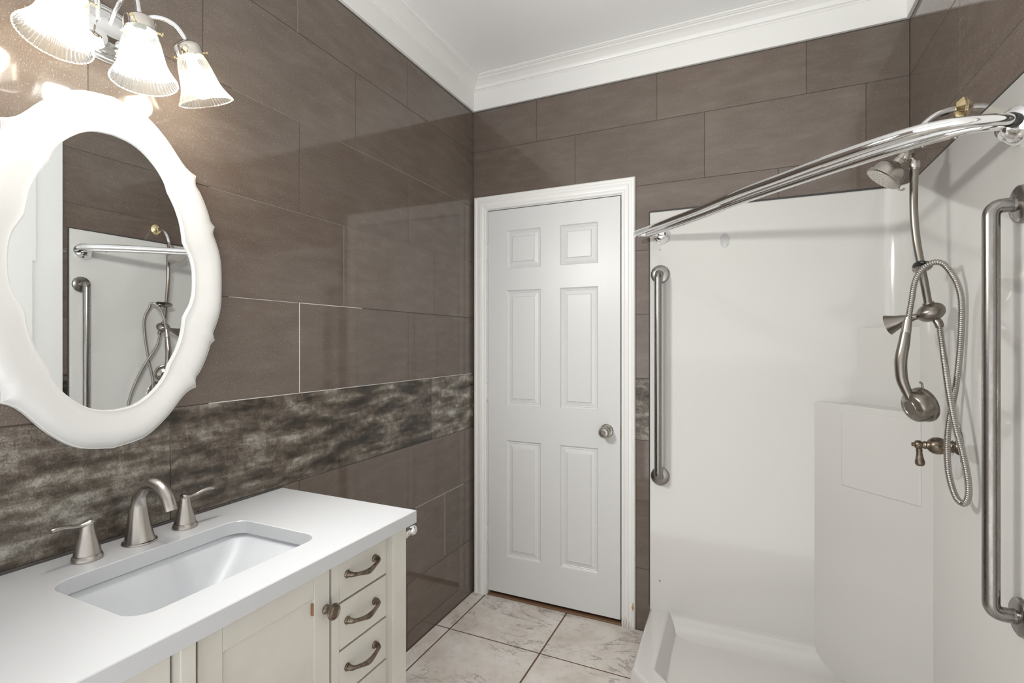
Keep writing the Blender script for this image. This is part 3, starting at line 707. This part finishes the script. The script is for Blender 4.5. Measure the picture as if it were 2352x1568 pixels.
faucet_handle(-1.610, 1, 'brushed nickel lever tap right of the spout, lever pointing right')

# paper holder post on the cabinet side
tp = thing('paper_holder', 'polished nickel paper holder post on the side of the cabinet', 'paper holder', (.487,-1.29,.806))
b = new(); lathe(b, [(0,0),(.027,0),(.027,.003),(.024,.008),(.017,.017),(.011,.026),(.009,.034),(.0105,.037),(.009,.040),(.0085,.056),(0,.058)], (.482,-1.2905,.806), (0,1,0.12), 32); obj('wall_flange', b, M['chrome'], tp, smooth=45)
b = new(); ellipsoid(b, (.482,-1.222,.8145), (1,0,0), (0,1,0), (0,0,1), .0155, .0155, .0155); tube(b, [(.482,-1.222,.8145),(.38,-1.222,.8145)], .007, 14); obj('roller_arm', b, M['chrome'], tp, smooth=50)

# ------------------------------------------------------------------ mirror
mi = thing('wall_mirror', 'oval mirror in a scalloped off-white frame hanging over the sink', 'mirror', (0.0, -1.742, 1.10))
MC = (-1.743, 1.517)
def quad_curve(segs, n=7):
    """segs: list of control-point lists in the first quadrant from (a,0) to (0,b); cusps between lists"""
    q = []
    for s in segs:
        P = spline([(x, y, 0) for x, y in s], n); q += [(p.x, p.y) for p in P][:-1]
    q.append(segs[-1][-1]); return q
def mirror4(q):
    top = q; second = [(-x, y) for x, y in q[::-1]][1:]; third = [(-x, -y) for x, y in q][1:]; fourth = [(x, -y) for x, y in q[::-1]][1:-1]
    return top + second + third + fourth
NS = 7
oq = quad_curve([[(.272,0),(.2705,.05),(.2640,.090),(.2515,.125),(.2465,.140),(.2512,.158)], [(.2512,.158),(.2395,.170),(.2330,.190),(.2230,.215),(.2090,.243),(.1975,.260),(.1985,.284)], [(.1985,.284),(.1790,.292),(.1600,.309),(.1200,.357),(.0680,.397),(0,.411)]])
iq = quad_curve([[(.188,0),(.1865,.030),(.1800,.060),(.1690,.082),(.1610,.098)], [(.1610,.098),(.1585,.122),(.1530,.150),(.1430,.180),(.1330,.201),(.1225,.220)], [(.1225,.220),(.1150,.243),(.0960,.272),(.0660,.300),(.0360,.315),(0,.320)]])
def arc_resample(q, n):
    P = [Vector((x,y,0)) for x,y in q]; L = [0]
    for a, c in zip(P, P[1:]): L.append(L[-1]+(c-a).length)
    out = []; j = 0
    for i in range(n+1):
        s = L[-1]*i/n
        while j < len(L)-2 and L[j+1] < s: j += 1
        t = (s-L[j])/max(L[j+1]-L[j],1e-9); p = P[j].lerp(P[j+1], t); out.append((p.x,p.y))
    return out
# resample each of the three segments alike so cusps stay paired with their inner notches
def by_seg(q, cuts, n):
    res = []; idx = [0]+cuts+[len(q)-1]
    for a, c in zip(idx, idx[1:]):
        res += arc_resample(q[a:c+1], n)[:-1]
    res.append(q[-1]); return res
oq = by_seg(oq, [5*NS, 11*NS], 16); iq = by_seg(iq, [4*NS, 9*NS], 16)
OC, IC = mirror4(oq), mirror4(iq)
# smooth oval halfway, so the scallop fades over the frame's face
def face_ring(t, x, smooth_t=0.0):
    out = []
    for (a, c), (e, f) in zip(OC, IC): out.append((x, MC[0] + e+(a-e)*t, MC[1] + f+(c-f)*t))
    return out
rings = [face_ring(1.0,.002), face_ring(1.0,.010), face_ring(.985,.0145), face_ring(.965,.0150), face_ring(.93,.0195), face_ring(.86,.0275), face_ring(.76,.0330), face_ring(.64,.0345), face_ring(.50,.0325), face_ring(.34,.0285), face_ring(.18,.0240), face_ring(.07,.0215), face_ring(.035,.0222), face_ring(0.0,.0200), face_ring(-.005,.0150)]
b = new(); loops(b, rings, True); obj('frame', b, M['lacquer'], mi, smooth=38)
b = new(); vv_ = [b.verts.new(p) for p in face_ring(-.004,.0155)]; b.faces.new(vv_); vb = [b.verts.new(p) for p in face_ring(.1,.003)]; b.faces.new(vb[::-1])
obj('mirror_glass', b, M['mirror'], mi, recalc=True)

# ------------------------------------------------------------------ vanity light
vl = thing('vanity_light', 'three-bulb chrome vanity light with ribbed glass bell shades above the mirror', 'wall light', (0,-1.755,2.065))
b = new(); PC = V(.001,-1.757,2.070)
def oval(s, x): return [(x, PC.y + .100*s*math.cos(2*PI*k/48), PC.z + .066*s*math.sin(2*PI*k/48)) for k in range(48)]
loops(b, [oval(1,.001), oval(1,.006), oval(.95,.009), oval(.92,.009), oval(.88,.014), oval(.80,.018), oval(.76,.018), oval(.66,.026), oval(.45,.032), oval(.2,.034)], True, False, True)
obj('back_plate', b, M['chrome'], vl, smooth=50)
b = new(); lathe(b, [(.011,0),(.011,.004),(.008,.009),(0,.012)], (.031,-1.735,2.044), (1,.1,-.1), 20); obj('cap_nut', b, M['chrome'], vl, smooth=45)
def shade_set(apts, T, B, warm, cap_label=None):
    T = Vector(T); B = Vector(B); d = (B-T).normalized(); Ls = (B-T).length
    b = new(); tube(b, spline(list(apts)+[tuple(T - d*.012), tuple(T)], 7), .0055, 16); arm = obj('arm', b, M['chrome'], vl, smooth=50)
    b = new(); lathe(b, [(0,-.002),(.010,-.002),(.013,.0),(.022,.004),(.0285,.010),(.0300,.014),(.0300,.034),(.0285,.035),(.0275,.030),(0,.028)], T, d, 36); sk = obj('socket_cup', b, M['nickel_bright'], arm, smooth=40)
    u = d.orthogonal().normalized(); w = d.cross(u)
    for q in range(3):
        a = 2*PI*q/3 + .6; rd = math.cos(a)*u + math.sin(a)*w
        tube_b = new(); lathe(tube_b, [(0,.012),(.0042,.012),(.0042,.009),(.0022,.008),(.0022,-.004)], T + d*.026 + rd*.030, rd, 12); obj('thumb_screw', tube_b, M['brass'], arm, smooth=45)
    b = new(); s0 = .029; h = Ls - s0
    pr = [(.0270,0),(.0285,h*.06),(.0325,h*.16),(.0365,h*.32),(.0395,h*.50),(.0430,h*.66),(.0490,h*.80),(.0560,h*.92),(.0605,h*.985),(.0608,h)]
    P = spline([(r,q,0) for r,q in pr], 3)
    lathe(b, [(p.x, s0+p.y) for p in P], T, d, 200, rib=(46,.022))
    P2 = P[::-1]
    lathe(b, [(P[-1].x, s0+P[-1].y), (P[-1].x+.0012, s0+P[-1].y+.0012),(P[-1].x-.0015, s0+P[-1].y+.002)], T, d, 200, rib=(50,.012))
    sh_ = obj('shade', b, M['shade'], arm, smooth=80)
    b = new(); lathe(b, [(.0240,.0785),(.0275,.090),(.0285,.099),(.0270,.111),(.0215,.1215),(.0110,.1285),(0,.130)], T + d*(Ls-.138), d, 28)
    bb = new(); lathe(bb, [(0,.028),(.0125,.028),(.0130,.048),(.0165,.060),(.0240,.0785),(0,.0785)], T + d*(Ls-.138), d, 28); obj('bulb_base', bb, M['porcelain'], arm, smooth=40)
    ld = bpy.data.lights.new('bulb_light', 'SPOT'); ld.energy = LAMP_POWER; ld.color = (1.0,.965,.92) if warm else (.93,.975,1.0)
    ld.spot_size = math.radians(160); ld.spot_blend = .75; ld.shadow_soft_size = .022
    lo = bpy.data.objects.new('bulb_light', ld); C.objects.link(lo); lo.location = T + d*(Ls-.018) + V(.034,0,0)
    lo.rotation_euler = V(.86,.38,-.36).to_track_quat('-Z','Y').to_euler()
    bl = obj('bulb', b, M['bulb_warm'] if warm else M['bulb_cool'], arm, smooth=60)
M['nickel_bright'] = mat('polished_nickel', (.66,.62,.56), .10, 1.0)
shade_set([(.030,-1.735,2.082),(.052,-1.715,2.108),(.085,-1.690,2.124),(.112,-1.666,2.115)], (.1235,-1.645,2.082), (.1280,-1.594,1.955), True)
shade_set([(.030,-1.757,2.084),(.055,-1.758,2.112),(.095,-1.761,2.130),(.138,-1.764,2.115)], (.160,-1.767,2.062), (.177,-1.766,1.918), False)
shade_set([(.030,-1.780,2.082),(.055,-1.795,2.112),(.090,-1.822,2.126),(.122,-1.852,2.112)], (.1360,-1.872,2.075), (.1460,-1.910,1.940), True)
